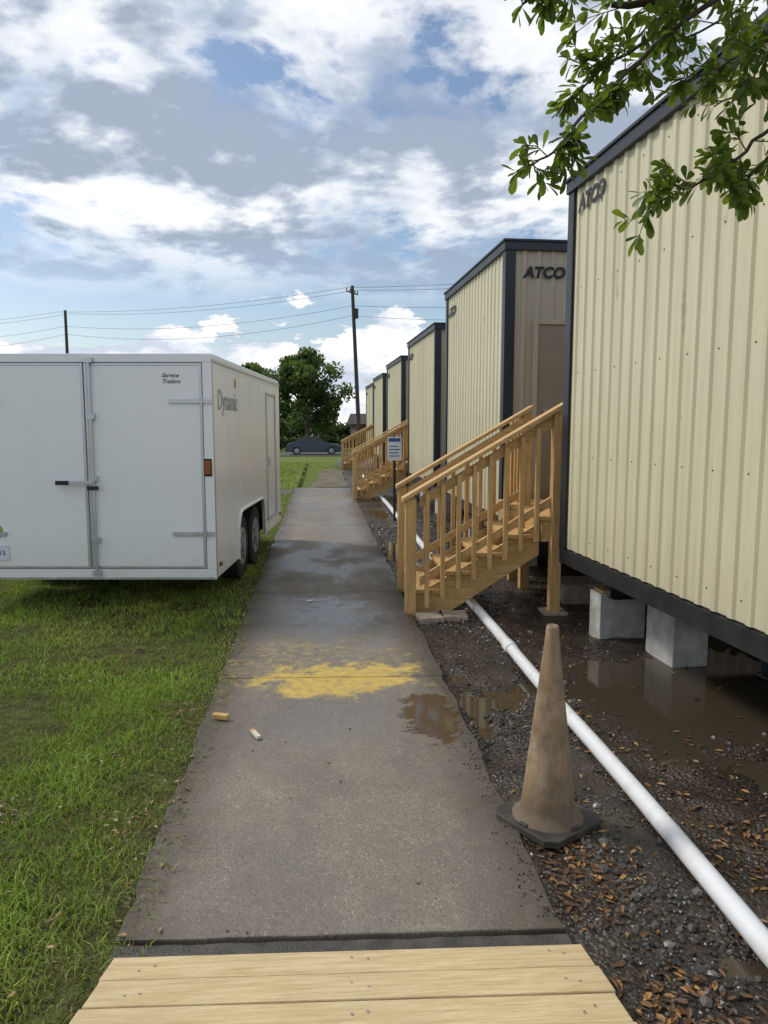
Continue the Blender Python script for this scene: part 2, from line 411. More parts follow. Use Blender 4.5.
# ------------------------------------------------------------ leaf litter
s=NT('dry_leaf'); M_leaf0=s.fin(s.n('ShaderNodeVertexColor',{'layer_name':'Col'}).outputs[0],.5)
def leafquads(spots,name,cols,sc=(.010,.022)):
    Vv=[];Ff=[];Cc=[]
    for (x,y,z) in spots:
        a=random.random()*6.28;l=random.uniform(*sc);w=l*random.uniform(.25,.5)
        d=Vector((math.cos(a),math.sin(a),random.uniform(-.15,.3)));q=Vector((-math.sin(a),math.cos(a),random.uniform(-.3,.3)))
        up=Vector((0,0,random.uniform(.1,.5)*w)); o=Vector((x,y,z+.006)); b=len(Vv)
        Vv+=[o-d*l,o-d*l*.2-q*w+up,o+d*l*.5-q*w*.9+up,o+d*l,o+d*l*.5+q*w*.9+up,o-d*l*.2+q*w+up]
        Ff+=[(b,b+1,b+2),(b,b+2,b+3),(b,b+3,b+4),(b,b+4,b+5)]
        c=random.choice(cols);k=random.uniform(.6,1.3); Cc+=[[t*k for t in c]]*6
    npmesh(name,[tuple(v) for v in Vv],Ff,[M_leaf0],col=np.array(Cc))
sp=[]
for cx,cy,rx,ry,n in [(.95,2.45,.10,.18,240),(1.75,2.45,.2,.28,320),(.98,1.80,.12,.10,200),(1.7,3.2,.3,.5,150),(1.55,4.6,.4,1,90),(1.0,3.3,.15,.5,70),(2,5.2,.4,.5,60)]:
    for i in range(n):
        x=random.gauss(cx,rx);y=random.gauss(cy,ry)
        if x<.79: continue
        h=gh(x,y)
        if h<WL-.01 and random.random()<.6: continue
        sp.append((x,y,max(h,WL)))
leafquads(sp,'fallen_leaves',[(.17,.08,.025),(.10,.045,.018),(.32,.17,.05),(.06,.035,.018)])
sp=[(-.62-2.6*random.random()**1.3,random.uniform(1.9,7.5),.014) for i in range(130)]+[(random.gauss(-.65,.055),random.uniform(2.1,9),.0) for i in range(240)]+[(random.uniform(-.6,.74),random.uniform(2.2,9),.0) for i in range(16)]
for cx,cy in [(-.95,3.55),(-.8,2.9),(-.85,4.1),(-1.3,3.0)]:
    sp+=[(random.gauss(cx,.07),random.gauss(cy,.09),.0) for i in range(45)]
leafquads(sp,'lawn_leaves',[(.20,.10,.04),(.12,.065,.03),(.32,.20,.09)],(.007,.017))
mb=MB(); mb.box(-.045,.045,-.018,.018,0,.026,0,Matrix.Translation((-.555,3.95,.006))@Matrix.Rotation(R(-20),4,'Z')); mb.build('wood_offcut',[simple('offcut',(.6,.38,.13),.6)],bevel=.003)
mb=MB(); M=Matrix.Translation((-.35,3.72,.004))@Matrix.Rotation(R(115),4,'Z'); mb.box(-.06,.02,-.012,.012,0,.016,0,M); mb.box(.02,.045,-.012,.012,0,.016,1,M); mb.build('wood_scrap',[simple('scrapwhite',(.65,.6,.47),.6),M_wx],bevel=.002)
mb=MB(); mb.box(-.03,.03,-.015,.015,0,.008,0,Matrix.Translation((-.1,6.65,.004))@Matrix.Rotation(R(30),4,'Z')); mb.build('paper_scrap',[M_white],bevel=.002)

# ------------------------------------------------------------ pvc pipe
s=NT('pvc_pipe_white'); f=s.noise(s.pos(),5,4,.7); z=s.sep(s.pos())[2]
c=s.mix(s.ramp(f,[(.5,0),(.75,.5)]),(.74,.75,.76),(.45,.41,.34)); 
c=s.mix(s.ramp(s.math('MULTIPLY_ADD',f,.04,z),[(.0,.8),(.02,0)]),c,(.22,.18,.12))
M_pipe=s.fin(c,.35)
mb=MB()
pp=[];y=-2
while y<24: pp.append((1.355+.018*mn.noise(Vector((0,y*.5,0))),y,.004+.006*mn.noise(Vector((3,y*.4,0))))); y+=.5
mb.tube(pp,.040,24)
for y in (5.1,11.2,17.3): mb.cyl((1.355,y-.06,.004),(1.355,y+.06,.004),.048,n=24)
mb.build('drain_pipe',[M_pipe],fix=False)

# ------------------------------------------------------------ traffic cone
def m_cone():
    s=NT('weathered_cone'); p=s.obj()
    f=s.noise(p,7,5,.7); f2=s.noise(s.mapv(p,(6,6,1)),6,4,.6); z=s.sep(p)[2]
    c=s.ramp(f,[(.3,(.15,.10,.06)),(.5,(.27,.195,.12)),(.7,(.39,.30,.20))])
    c=s.mix(s.ramp(f2,[(.45,0),(.72,.6)]),c,(.38,.19,.08))
    c=s.mix(s.ramp(s.noise(s.mapv(p,(3,3,.8)),9,4,.7),[(.5,0),(.7,.6)]),c,(.12,.09,.06))
    c=s.mix(s.ramp(z,[(.03,.8),(.2,0)]),c,(.09,.07,.045))
    s.bump(f,.2,.01); return s.fin(c,.75)
cone=empty('traffic_cone',(.915,2.80,-.012),R(32))
mb=MB(); prof=[(.145,.028),(.132,.04),(.114,.058),(.108,.08),(.027,.78),(.025,.815),(.020,.823),(.014,.815),(.012,.7)]
n=40; vs=[];fs=[]
for r,z in prof:
    for i in range(n): t=2*math.pi*i/n; vs.append((r*math.cos(t),r*math.sin(t),z))
for j in range(len(prof)-1):
    for i in range(n): fs.append((j*n+i,j*n+(i+1)%n,(j+1)*n+(i+1)%n,(j+1)*n+i))
mb.add(vs,fs,0,True); mb.build('cone_body',[m_cone()],cone)
mb=MB(); a,c_=.167,.04
mb.prism([(-a+c_,-a),(a-c_,-a),(a,-a+c_),(a,a-c_),(a-c_,a),(-a+c_,a),(-a,a-c_),(-a,-a+c_)],'z',.0,.029)
for i in range(4):
    M=Matrix.Rotation(i*math.pi/2,4,'Z'); mb.box(.12,.152,-.02,.02,.029,.036,0,M)
mb.build('cone_base',[simple('cone_rubber',(.05,.043,.035),.75,0,.5,10,.4,60)],cone,bevel=.006)

# ------------------------------------------------------------ modular offices
def corr(mb,L,z0,z1,face,mat,pitch=.155,W=0,depth=.017):
    prof=[];a=.06
    while a<L-.06:
        for da,d in ((0,0),(.085,0),(.10,depth),(.138,depth),(.153,0)):
            if a+da<L-.06: prof.append((a+da,d))
        a+=pitch
    prof=[(0.02,0)]+prof+[(L-.02,0)]
    vs=[]
    for t,d in prof:
        for z in (z0,z1):
            if face=='x0': vs.append((-d,t,z))
            elif face=='y0': vs.append((t,-d,z))
            elif face=='yW': vs.append((t,W+d,z))
    mb.add(vs,[(2*i,2*i+1,2*i+3,2*i+2) for i in range(len(prof)-1)],mat)
def office(x,y,rot,zb,zt,W=3.1,L=10,door=True,lett=True,piers=None,lz=.37):
    e=empty('modular_office',(x,y,0),R(rot))
    mb=MB()
    corr(mb,W,zb+.01,zt-.09,'x0',0,depth=.014)
    mb.build('end_wall',[M_cream],e,fix=False)
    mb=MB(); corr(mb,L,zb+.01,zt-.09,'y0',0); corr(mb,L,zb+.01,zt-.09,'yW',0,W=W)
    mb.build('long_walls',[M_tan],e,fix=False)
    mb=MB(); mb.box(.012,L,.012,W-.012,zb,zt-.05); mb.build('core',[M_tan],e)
    mb=MB(); t=.080;q=.030
    for (ax,ay) in ((0,0),(0,W)):
        sy=1 if ay==0 else -1
        mb.box(-q,-q+.012,min(ay-sy*q,ay+sy*t),max(ay-sy*q,ay+sy*t),zb,zt-.1)
        ya=ay-sy*q; mb.box(-q+.012,t,min(ya,ya+sy*.012),max(ya,ya+sy*.012),zb,zt-.1)
    for ay,s1 in ((0,-1),(W,1)):
        mb.box(L-t,L+.02,min(ay+s1*.02,ay+s1*q),max(ay+s1*.02,ay+s1*q),zb,zt-.1)
    mb.build('corner_trim',[M_trim],e,bevel=.003)
    mb=MB(); o=.045
    mb.box(-o,L+o,-o,W+o,zt-.1,zt-.015); mb.box(-o-.015,L+o+.015,-o-.015,W+o+.015,zt-.014,zt+.01)
    mb.build('roof_fascia',[M_trim],e,bevel=.004)
    mb=MB()
    for zz in np.linspace(zb+.12,zt-.2,5):
        a=.06+.045
        while a<W-.1:
            mb.cyl((0,a,zz),(-.004,a,zz),.0045,n=6); a+=.155*2
    mb.build('screw_heads',[M_steel],e)
    mb=MB()
    mb.box(-.025,L+.02,-.025,.06,zb-.12,zb-.002); mb.box(-.025,L+.02,W-.06,W+.025,zb-.12,zb-.002)
    mb.box(-.025,.05,.061,W-.061,zb-.12,zb-.002)
    for i in range(8): mb.box(.7+i*1.2,.76+i*1.2,.061,W-.061,zb-.11,zb-.01)
    for yy in (W*.22,W*.78):
        mb.box(.1,L,yy-.05,yy+.05,zb-.27,zb-.262); mb.box(.1,L,yy-.05,yy+.05,zb-.13,zb-.122); mb.box(.1,L,yy-.005,yy+.005,zb-.262,zb-.13)
    mb.build('chassis',[M_steel],e,fix=True)
    mb=MB(); mb.box(.0,L,.0,W,zb-.01,zb-.003); mb.build('floor_underside',[M_dark],e)
    mb=MB()
    pl=piers or [(xx,yy-.2,.4,.4) for xx in (.16,2.6,5.2,7.8) for yy in (W*.22,W*.78)]
    for (px,py,sx,sy) in pl:
        mb.box(px,px+sx,py,py+sy,-.09,zb-.278)
        mb.box(px+.02,px+sx-.02,py+.02,py+sy-.02,zb-.277,zb-.255,1)
    mb.build('piers',[M_block,M_wx],e,bevel=.007)
    if door:
        mb=MB(); x0,x1=.28,1.22; z0,z1=.80,2.70
        mb.box(x0,x0+.05,-.06,-.001,z0,z1); mb.box(x1-.05,x1,-.06,-.001,z0,z1); mb.box(x0+.051,x1-.051,-.06,-.001,z1-.05,z1)
        mb.box(x0+.052,x1-.052,-.042,-.002,z0,z1-.052,1)
        mb.cyl((x0+.13,-.042,z0+.95),(x0+.13,-.10,z0+.95),.022,n=12,mat=2)
        mb.box(x0+.42,x0+.62,-.075,-.043,z1+.03,z1+.14,2)
        mb.build('door',[M_tan,M_door,M_alu],e,bevel=.003)
    if lett:
        text('lettering','ATCO',.155,(.17,-.022,zt-.37),(R(90),0,0),M_black,e,.007,.2)
        text('end_lettering','ATCO',.16,(-.020,W-.16,zt-lz),(R(90),0,R(-90)),M_black,e,.007,.2)
    return e
office(2.175,2.80,3.2,.59,3.50,door=False,piers=[(.10,2.58,.37,.2),(.33,1.92,.26,.38),(2.6,.5,.4,.4),(2.6,2.2,.4,.4),(5.2,.5,.4,.4),(5.2,2.2,.4,.4),(7.8,.5,.4,.4),(7.8,2.2,.4,.4)],lz=.28)
office(1.965,7.80,1.6,.60,3.50)
office(2.00,12.75,1.6,.58,3.32)
office(2.06,18.5,1.5,.56,3.30)
office(2.10,24.4,1.5,.54,3.28)
office(2.14,29.6,1.5,.50,3.25)

# ------------------------------------------------------------ stairs
def stairs(x,y,zl=.78,run=.265):
    e=empty('wooden_stairs',(x,y,0))
    nt=4; rise=zl/(nt+1); X0=.12; X1=X0+nt*run; W=.92
    sl=rise/run
    mb=MB()
    for yy in (0.05,W/2,W-.05):
        zt=lambda xx:(xx-X0)*sl+rise*.85
        zb=lambda xx:(xx-X0)*sl-.15
        xz=X0+.15/sl
        poly=[(X0-.03,-.03),(X0-.03,zt(X0-.03)+.02),(X1,zt(X1)),(X1,zb(X1)),(xz,-.03)]
        mb.prism(poly,'y',yy-.019,yy+.019)
    mb.build('stringers',[M_wx],e,bevel=.003)
    mb=MB()
    for i in range(nt):
        z=rise*(i+1); xx=X0+i*run
        for k in range(2): mb.box(xx-.03+k*.142,xx-.03+k*.142+.138,.0,W,z-.0,z+.035)
    LX=X1-.02; LD=1.5; LL=1.35
    n=10
    for i in range(n): mb.box(LX+i*.138,LX+i*.138+.134,-.02,LD,zl,zl+.036)
    mb.build('treads',[M_wy],e,bevel=.004)
    mb=MB()
    mb.box(LX+.03,LX+LL,.0,.038,zl-.185,zl-.002); mb.box(LX+.03,LX+LL,LD-.06,LD-.022,zl-.185,zl-.002)
    mb.build('landing_frame',[M_wx],e,bevel=.003)
    mb=MB()
    mb.box(LX+.0,LX+.038,.039,LD-.061,zl-.185,zl-.003); mb.box(LX+LL,LX+LL+.038,.039,LD-.061,zl-.185,zl-.003)
    mb.build('landing_rim',[M_wy],e,bevel=.003)
    mb=MB(); b=.089; px=X1+.08
    def post(xx,yy,z1,z0=-.04): mb.box(xx,xx+b,yy,yy+b,z0,z1)
    for yy,ox in ((-.068,0),(W-.02,.04)):
        post(ox,yy,.98+ox*.5)
        post(px,yy,zl+.93)
    post(LX+LL-.03,-.11,zl+.93); post(px,LD-.16,zl+.9); post(LX+LL-.03,LD-.02,zl-.01)
    for yy in (-.068-.0,W+.03):
        k=.135
        while .05+k<px-.02:
            xx=.03+k; zb=max(0.04,(xx-X0)*sl+.02); zt=.93+(xx/px)*(zl-.05)
            mb.box(xx,xx+.038,yy,yy+.038,zb,zt); k+=.135
    for i in range(8):
        xx=px+.15+i*.13
        if xx<LX+LL-.06: mb.box(xx,xx+.038,-.075,-.037,zl-.12,zl+.90)
    for i in range(3):
        yy=W+.13+i*.11
        if yy<LD-.18: mb.box(px+.02,px+.058,yy,yy+.038,zl+.04,zl+.88)
    mb.build('posts',[M_wz],e,bevel=.003)
    mb=MB(); zs=.975
    for yy in (-.10,W-.05):
        xa,xb=(-.03 if yy<0 else .02),px+b; sA=(zl-.05)/px
        za=lambda xx: zs+xx*sA
        mb.prism([(xa,za(xa)),(xb,za(xb)),(xb,za(xb)+.036),(xa,za(xa)+.036)],'y',yy,yy+.14)
        y2=yy+.082 if yy<0 else yy+.01
        mb.prism([(b+.042,za(b)-.12),(px-.002,za(px)-.12),(px-.002,za(px)-.03),(b+.042,za(b)-.03)],'y',y2-.004,y2+.034)
        mb.prism([(b+.042,za(b)-.80),(px-.002,za(px)-.80),(px-.002,za(px)-.72),(b+.042,za(b)-.72)],'y',y2-.004,y2+.034)
    mb.box(px+b+.001,LX+LL+.07,-.10,.04,zl+.94,zl+.976)
    mb.box(px+b+.001,LX+LL-.031,-.034,.004,zl+.84,zl+.93)
    mb.box(px+b+.001,LX+LL-.031,-.034,.004,zl+.10,zl+.19)
    mb.build('rails',[M_wx],e,bevel=.003)
    mb=MB(); mb.box(px-.06,px+.15,-.12,.1,-.06,-.01); mb.box(px+.25,px+.65,.3,.7,-.06,.14)
    mb.build('footing_blocks',[M_paver],e,bevel=.005)
    return e
stairs(.715,6.20)
stairs(.72,16.25,.74)
stairs(.80,27.9,.70)
for i,(x,y,r) in enumerate([(.90,5.98,6),(1.12,6.02,-4)]):
    mb=MB(); mb.box(-.1,.1,-.10,.10,0,.055); o=mb.build('paver_block',[M_paver],bevel=.006); o.location=(x,y,-.03); o.rotation_euler=(0,0,R(r))

# ------------------------------------------------------------ small sign
e=empty('notice_sign',(1.27,12.6,0),R(-4))
mb=MB(); mb.box(-.02,.02,-.02,.02,-.05,1.42); mb.build('sign_post',[M_steel],e)
mb=MB(); mb.box(-.12,.12,-.032,-.022,1.0,1.40); mb.build('sign_panel',[M_white],e,bevel=.002)
mb=MB(); mb.box(-.10,.10,-.0345,-.0325,1.32,1.38)
for k in range(4): mb.box(-.09,.09-.03*(k%2),-.0345,-.0325,1.07+k*.055,1.085+k*.055)
mb.build('sign_print',[simple('sign_blue',(.05,.08,.25),.5)],e)

# ------------------------------------------------------------ cargo trailer
def m_tw():
    s=NT('trailer_white_paint'); p=s.pos()
    d=s.noise(s.mapv(p,(3,3,.6)),2,5,.65); z=s.sep(p)[2]
    c=s.mix(s.ramp(d,[(.5,0),(.8,.10)]),(.84,.86,.87),(.6,.6,.58))
    low=s.math('MULTIPLY',s.ramp(z,[(.3,1),(.7,0)]),s.noise(p,7,4,.7))
    c=s.mix(s.math('MULTIPLY',low,.4),c,(.42,.38,.31))
    s.bump(s.noise(p,1.2,1),.10,.03)
    return s.fin(c,.2)
M_tw=m_tw()
M_seal=simple('grey_seal',(.16,.165,.17),.6)
tr=empty('cargo_trailer',(-.905,6.42,0),R(-4.9))
W=2.15;L=4.05;zb,zt=.27,2.20
def shell():
    a0,a1,ht,r=.98,2.66,.74,.22
    pts=[(0,zb),(a0,zb),(a0+.02,ht-r)]
    for i in range(7):
        t=math.pi-math.pi/2*i/6; pts.append((a0+.02+r+r*math.cos(t),ht-r+r*math.sin(t)))
    for i in range(7):
        t=math.pi/2-math.pi/2*i/6; pts.append((a1-.02-r+r*math.cos(t),ht-r+r*math.sin(t)))
    pts+=[(a1,zb),(L,zb),(L,zt-.06),(L-.06,zt),(.05,zt),(0,zt-.04)]
    return pts
mb=MB(); mb.prism(shell(),'x',-.03,0); mb.prism(shell(),'x',-W,-W+.03)
mb.box(-W+.031,-.031,.012,.05,zb+.003,zt-.02); mb.box(-W+.031,-.031,L-.04,L-.003,zb,zt-.04); mb.box(-W+.031,-.031,.05,L-.05,zt-.05,zt-.008)
mb.build('body_shell',[M_tw],tr,bevel=.006)
mb=MB(); mb.box(-W+.35,-.35,.06,L-.06,zb+.01,zb+.6); mb.box(-W+.1,-.1,.06,.95,zb+.01,zb+.04); mb.box(-W+.1,-.1,2.7,L-.06,zb+.01,zb+.04);mb.box(-W+.032,-.032,.96,2.68,.78,.8)
mb.build('underfloor',[M_dark],tr)
mb=MB()
sh=shell()[1:18]
for i in range(len(sh)-1):
    (a,za),(b_,zb2)=sh[i],sh[i+1]
    mb.cyl((.006,a,za),(.006,b_,zb2),.016,n=8)
mb.build('fender_trim',[M_tw],tr)
mb=MB()
for xs_ in (-.03,-W+.23):
    for yy in (1.42,2.22):
        x1=xs_-0.02; x0=x1-.2
        mb.cyl((x0,yy,.33),(x1,yy,.33),.335,n=36,mat=0)
        mb.cyl((x1,yy,.33),(x1+.006,yy,.33),.29,n=36,mat=0)
        mb.cyl((x1-.1,yy,.33),(x1+.009,yy,.33),.20,n=28,mat=1)
        mb.cyl((x1+.009,yy,.33),(x1+.03,yy,.33),.06,n=16,mat=1)
        for q in range(5):
            an_=q*2*math.pi/5; mb.cyl((x1+.008,yy+.12*math.cos(an_),.33+.12*math.sin(an_)),(x1+.0105,yy+.12*math.cos(an_),.33+.12*math.sin(an_)),.035,n=10,mat=0)
mb.build('wheels',[M_rub,M_rim],tr)
mb=MB()
mb.box(-W-.004,-.0+.004,-.012,.010,zb-.002,zb+.09); mb.box(-W-.004,.004,-.012,.010,zt-.075,zt-.004)
mb.box(-.075,.004,-.012,.010,zb+.091,zt-.076); mb.box(-W-.004,-W+.075,-.012,.010,zb+.091,zt-.076)
mb.build('rear_frame',[M_tw],tr,bevel=.004)
mb=MB(); mid=-W/2
mb.box(mid+.006,-.081,-.010,.008,zb+.097,zt-.082); mb.box(-W+.081,mid-.006,-.010,.008,zb+.097,zt-.082)
mb.build('rear_doors',[M_tw],tr,bevel=.004)
mb=MB()
mb.box(-W+.076,-.076,.0085,.011,zb+.092,zt-.077); mb.build('door_gap_seal',[M_seal],tr)
mb=MB()
for (xa,xb) in ((mid+.006,-.081),(-W+.081,mid-.006)):
    for (a_,b_,c_,d_) in ((xa,xa+.022,zb+.097,zt-.082),(xb-.022,xb,zb+.097,zt-.082),(xa+.023,xb-.023,zb+.097,zb+.119),(xa+.023,xb-.023,zt-.104,zt-.082)):
        mb.box(a_,b_,-.0135,-.0105,c_,d_)
dr=mid+.055
for dx in (dr,):
    mb.cyl((dx,-.035,zb+.04),(dx,-.035,zt-.03),.013,n=12)
for zz in (zb+.06,zb+.35,zb+.88,zb+1.4,zt-.06): mb.box(dr-.035,dr+.035,-.05,-.0137,zz-.022,zz+.022)
mb.box(dr-.30,dr,-.065,-.045,zb+.83,zb+.86)
for zz in (zb+.40,zt-.40):
    mb.box(-.36,-.0,-.024,-.0140,zz-.018,zz+.018); mb.cyl((-.082,-.027,zz-.04),(-.082,-.027,zz+.04),.012,n=10)
    mb.box(-W,-W+.36,-.024,-.0140,zz-.018,zz+.018)
mb.box(-W+.01,-.01,-.018,-.0125,zb+.004,zb+.022)
mb.box(.0045,.009,.0,L,zt-.07,zt-.045)
mb.box(.0045,.009,0.0,.02,zb+.01,zt-.08)
mb.build('door_hardware',[M_alu],tr,bevel=.002)
mb=MB(); mb.box(dr-.31,dr-.2,-.075,-.067,zb+.825,zb+.862); mb.box(dr-.05,dr+.05,-.06,-.052,zb+.78,zb+.815); mb.build('handle_grip',[M_black],tr,bevel=.003)
mb=MB(); mb.box(-.072,-.02,-.03,-.0125,1.18,1.30)
for yy in (.12,3.9): mb.box(.0,.02,yy,yy+.06,.36,.40)
mb.build('marker_lamp',[simple('amber_lens',(.26,.08,.02),.25)],tr,bevel=.006)
mb=MB(); mb.box(-.08,-.012,-.016,-.0121,1.165,1.315); mb.build('lamp_bezel',[M_black],tr)
mb=MB(); mb.box(-W+.16,-W+.37,-.018,-.0125,zb+.17,zb+.30); mb.build('licence_plate',[simple('plate',(.6,.65,.72),.4)],tr,bevel=.002)
text('plate_text','48 213',.055,(-W+.185,-.0185,zb+.215),(R(90),0,0),M_black,tr,.0)
mb=MB(); mb.cyl((-W+.26,-.0128,zb+.42),(-W+.26,-.0105,zb+.42),.065,n=24); mb.build('round_decal',[simple('decal',(.25,.35,.05),.4,0,.9,30)],tr)
text('door_lettering','Service\nTrailers',.050,(-.42,-.0112,zt-.2),(R(90),0,0),M_black,tr,.0,.5)
M_gl=simple('grey_lettering',(.30,.32,.35),.4)
text('side_lettering','Dynamic',.25,(.002,.20,1.74),(R(90),0,R(90)),M_gl,tr,.002,.1)
mb=MB(); mb.cyl((.0005,1.0,2.0),(.003,1.0,2.0),.05,n=20); mb.build('side_decal',[simple('orange',(.50,.24,.05),.4)],tr)
mb=MB()
for i in range(1,7):
    yy=i*.6
    z0=.8 if .95<yy<2.7 else zb+.01
    mb.box(.0003,.003,yy-.012,yy+.012,z0,zt-.08)
mb.build('side_seams',[M_tw],tr)
mb=MB()
for i in range(0,34):
    yy=.06+i*.118
    mb.cyl((0,yy,zt-.10),(.004,yy,zt-.10),.006,n=6)
    if not .95<yy<2.7: mb.cyl((0,yy,zb+.04),(.004,yy,zb+.04),.006,n=6)
mb.build('rivets',[M_alu],tr)
mb=MB()
x0,x1,z0,z1=2.85,3.6,.42,2.0
for a in ((x0,x0+.03,z0,z1),(x1-.03,x1,z0,z1),(x0+.031,x1-.031,z1-.03,z1),(x0+.031,x1-.031,z0,z0+.03)): mb.box(.003,.018,a[0],a[1],a[2],a[3])
mb.box(.018,.04,x0+.05,x0+.1,1.1,1.2)
mb.build('side_door_frame',[M_alu],tr,bevel=.002)
mb=MB(); mb.box(-W/2-.05,-W/2+.05,L,L+1.1,.36,.46)
mb.cyl((-W/2-.5,L,.41),(-W/2,L+1.0,.41),.04); mb.cyl((-W/2+.5,L,.41),(-W/2,L+1.0,.41),.04); mb.cyl((-W/2,L+.9,-.01),(-W/2,L+.9,.75),.03)
mb.build('tongue',[M_steel],tr)

# ------------------------------------------------------------ road, car, background
mb=MB(); mb.box(-200,200,57.5,65,-.9,-.775); mb.build('street',[simple('street_asphalt',(.09,.09,.09),.8,0,.2,1)])
mb=MB(); mb.box(-200,200,57.15,57.48,-.9,-.70); mb.build('kerb',[simple('kerb_conc',(.16,.16,.13),.9)])
M_paint=simple('car_paint',(.045,.06,.085),.25,.4,.1)
M_glass=simple('car_glass',(.02,.025,.03),.08)
car=empty('parked_car',(-.45,61,-.77))
def body_sec(mb,prof,w,wt,z0,z1,mat):
    n=len(prof); vs=[]
    def hw(z): t=max(0,min(1,(z-z0)/(z1-z0))); return w*(1-t)+wt*t
    for sgn in (-1,1):
        for x,z in prof: vs.append((x,sgn*hw(z),z))
    mb.add(vs,[tuple(range(n)),tuple(range(n,2*n))[::-1]]+[(i,(i+1)%n,n+(i+1)%n,n+i) for i in range(n)],mat)
mb=MB()
body_sec(mb,[(-2.2,.3),(-2.27,.5),(-2.2,.86),(-1.85,.95),(-1.2,.97),(.95,.95),(1.9,.80),(2.22,.66),(2.27,.45),(2.2,.25),(1.8,.2),(-1.8,.2)],.90,.86,.3,1.0,0)
mb.build('body',[M_paint],car,bevel=.05,seg=3)
mb=MB(); body_sec(mb,[(-1.75,.93),(-1.0,1.36),(-.5,1.44),(.15,1.43),(1.1,.93)],.82,.62,.95,1.44,0); mb.build('greenhouse',[M_glass],car,bevel=.02)
mb=MB(); body_sec(mb,[(-1.05,1.375),(-.5,1.455),(.15,1.445),(.3,1.38)],.66,.60,1.35,1.455,0)
for xx in (-1.02,-.35,.35): mb.box(xx-.04,xx+.04,-.79,-.70,.95,1.36,0)
mb.build('roof',[M_paint],car,bevel=.02)
mb=MB()
for xx in (-1.4,1.38):
    for yy in (-.92,.72):
        mb.cyl((xx,yy,.32),(xx,yy+.2,.32),.33,n=24,mat=0); mb.cyl((xx,yy-.01,.32),(xx,yy+.21,.32),.2,n=20,mat=1)
mb.build('wheels',[M_rub,M_rim],car)
mb=MB(); mb.box(2.12,2.24,-.8,-.5,.6,.7); mb.box(-2.26,-2.2,-.8,-.5,.68,.82,1); mb.build('lamps',[M_white,simple('red_lens',(.4,.02,.02),.3)],car)

M_pole=simple('pole_wood',(.06,.048,.04),.9,0,.3,5)
def pole(p0,p1,ang=0,arm=True):
    e=empty('utility_pole'); mb=MB(); mb.cyl(p0,p1,.17,.12,n=12)
    q=Vector(p1)
    d=Vector((math.cos(ang),math.sin(ang),0))
    if arm:
        mb.cyl(q+d*-.8+Vector((0,0,-.5)),q+d*.8+Vector((0,0,-.5)),.05,n=6)
        for t in (-.8,-.3,.4,.8): mb.cyl(q+d*t+Vector((0,0,-.45)),q+d*t+Vector((0,0,-.25)),.04,n=8)
        mb.cyl(q+Vector((.28,0,-2.3)),q+Vector((.28,0,-1.6)),.16,n=12)
    mb.build('pole_shaft',[M_pole],e); return e
pA=Vector((2.45,55,11.6)); pB=Vector((-22.8,70.7,11.9)); pC=Vector((28,39.5,11.5)); pD=Vector((-48,86,12.6))
pole((2.97,55,-.8),pA,R(58)); pole((-22.8,70.7,-.8),pB,R(58),False); pole((28,39.5,-.8),pC); pole((-48,86,-.8),pD)
mb=MB()
for off,dz,sag in ((-.8,-.25,.5),(.4,-.25,.6),(0,-1.4,.8),(0,-2.1,1.0)):
    for a,b_ in ((pD,pB),(pB,pA),(pA,pC)):
        o=Vector((.53,.85,0))*off+Vector((0,0,dz)); pts=[]
        for i in range(15):
            t=i/14; p=a.lerp(b_,t)+o; p.z-=sag*4*t*(1-t); pts.append(p)
        mb.tube(pts,.013,5)
mb.build('power_lines',[simple('wire',(.05,.055,.06),.6)],fix=False)

e=empty('brick_house',(10.3,82,-.79),R(4))
mb=MB(); mb.box(-6,4,0,8,0,2.5); mb.build('walls',[simple('brick',(.12,.075,.055),.9,0,.25,8)],e)
mb=MB(); mb.prism([(-.6,2.5),(8.6,2.5),(4,3.7)],'x',-6.5,4.5); mb.build('roof',[simple('shingle',(.06,.055,.05),.9)],e)
mb=MB()
for xx in (-4.8,-2.8,1.6): mb.box(xx,xx+1.1,-.03,-.005,1,2.1)
mb.build('windows',[M_glass],e)
mb=MB(); mb.box(-.6,.35,-.035,-.005,0,2.1); mb.build('door',[M_white],e)

def leafmat(name,trans=.35,tint=(1.6,1.7,.8)):
    s=NT(name); a=s.n('ShaderNodeVertexColor',{'layer_name':'Col'}).outputs[0]
    s.fin(a,.45,spec=.35)
    t=s.n('ShaderNodeBsdfTranslucent',Color=s.mix(1,a,tint,'MULTIPLY')); m=s.n('ShaderNodeMixShader',i0=trans,i1=s.b.outputs[0],i2=t.outputs[0])
    s.t.links.new(m.outputs[0],s.out.inputs[0]); return s.m
M_fol=leafmat('foliage')
def cloud_leaves(cl,n,size,c0,c1):
    idx=rng.integers(0,len(cl),n); Cn=np.array([c for c,r in cl])[idx]; Rd=np.array([r for c,r in cl])[idx]
    d=rng.normal(size=(n,3)); d/=np.linalg.norm(d,axis=1)[:,None]; d*= (rng.random(n)**.45*Rd)[:,None]; d[:,2]*=.8
    P=Cn+d; a=rng.normal(size=(n,3)); a/=np.linalg.norm(a,axis=1)[:,None]; b=np.cross(a,rng.normal(size=(n,3))); b/=np.linalg.norm(b,axis=1)[:,None]
    s=(size*(.6+.8*rng.random(n)))[:,None]
    V=np.stack([P-a*s,P-b*s*.5,P+a*s,P+b*s*.5],1).reshape(-1,3)
    F=np.arange(4*n).reshape(n,4)
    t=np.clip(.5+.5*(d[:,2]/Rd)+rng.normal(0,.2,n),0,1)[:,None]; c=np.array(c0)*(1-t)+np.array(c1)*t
    return V,F,np.repeat(c,4,0)
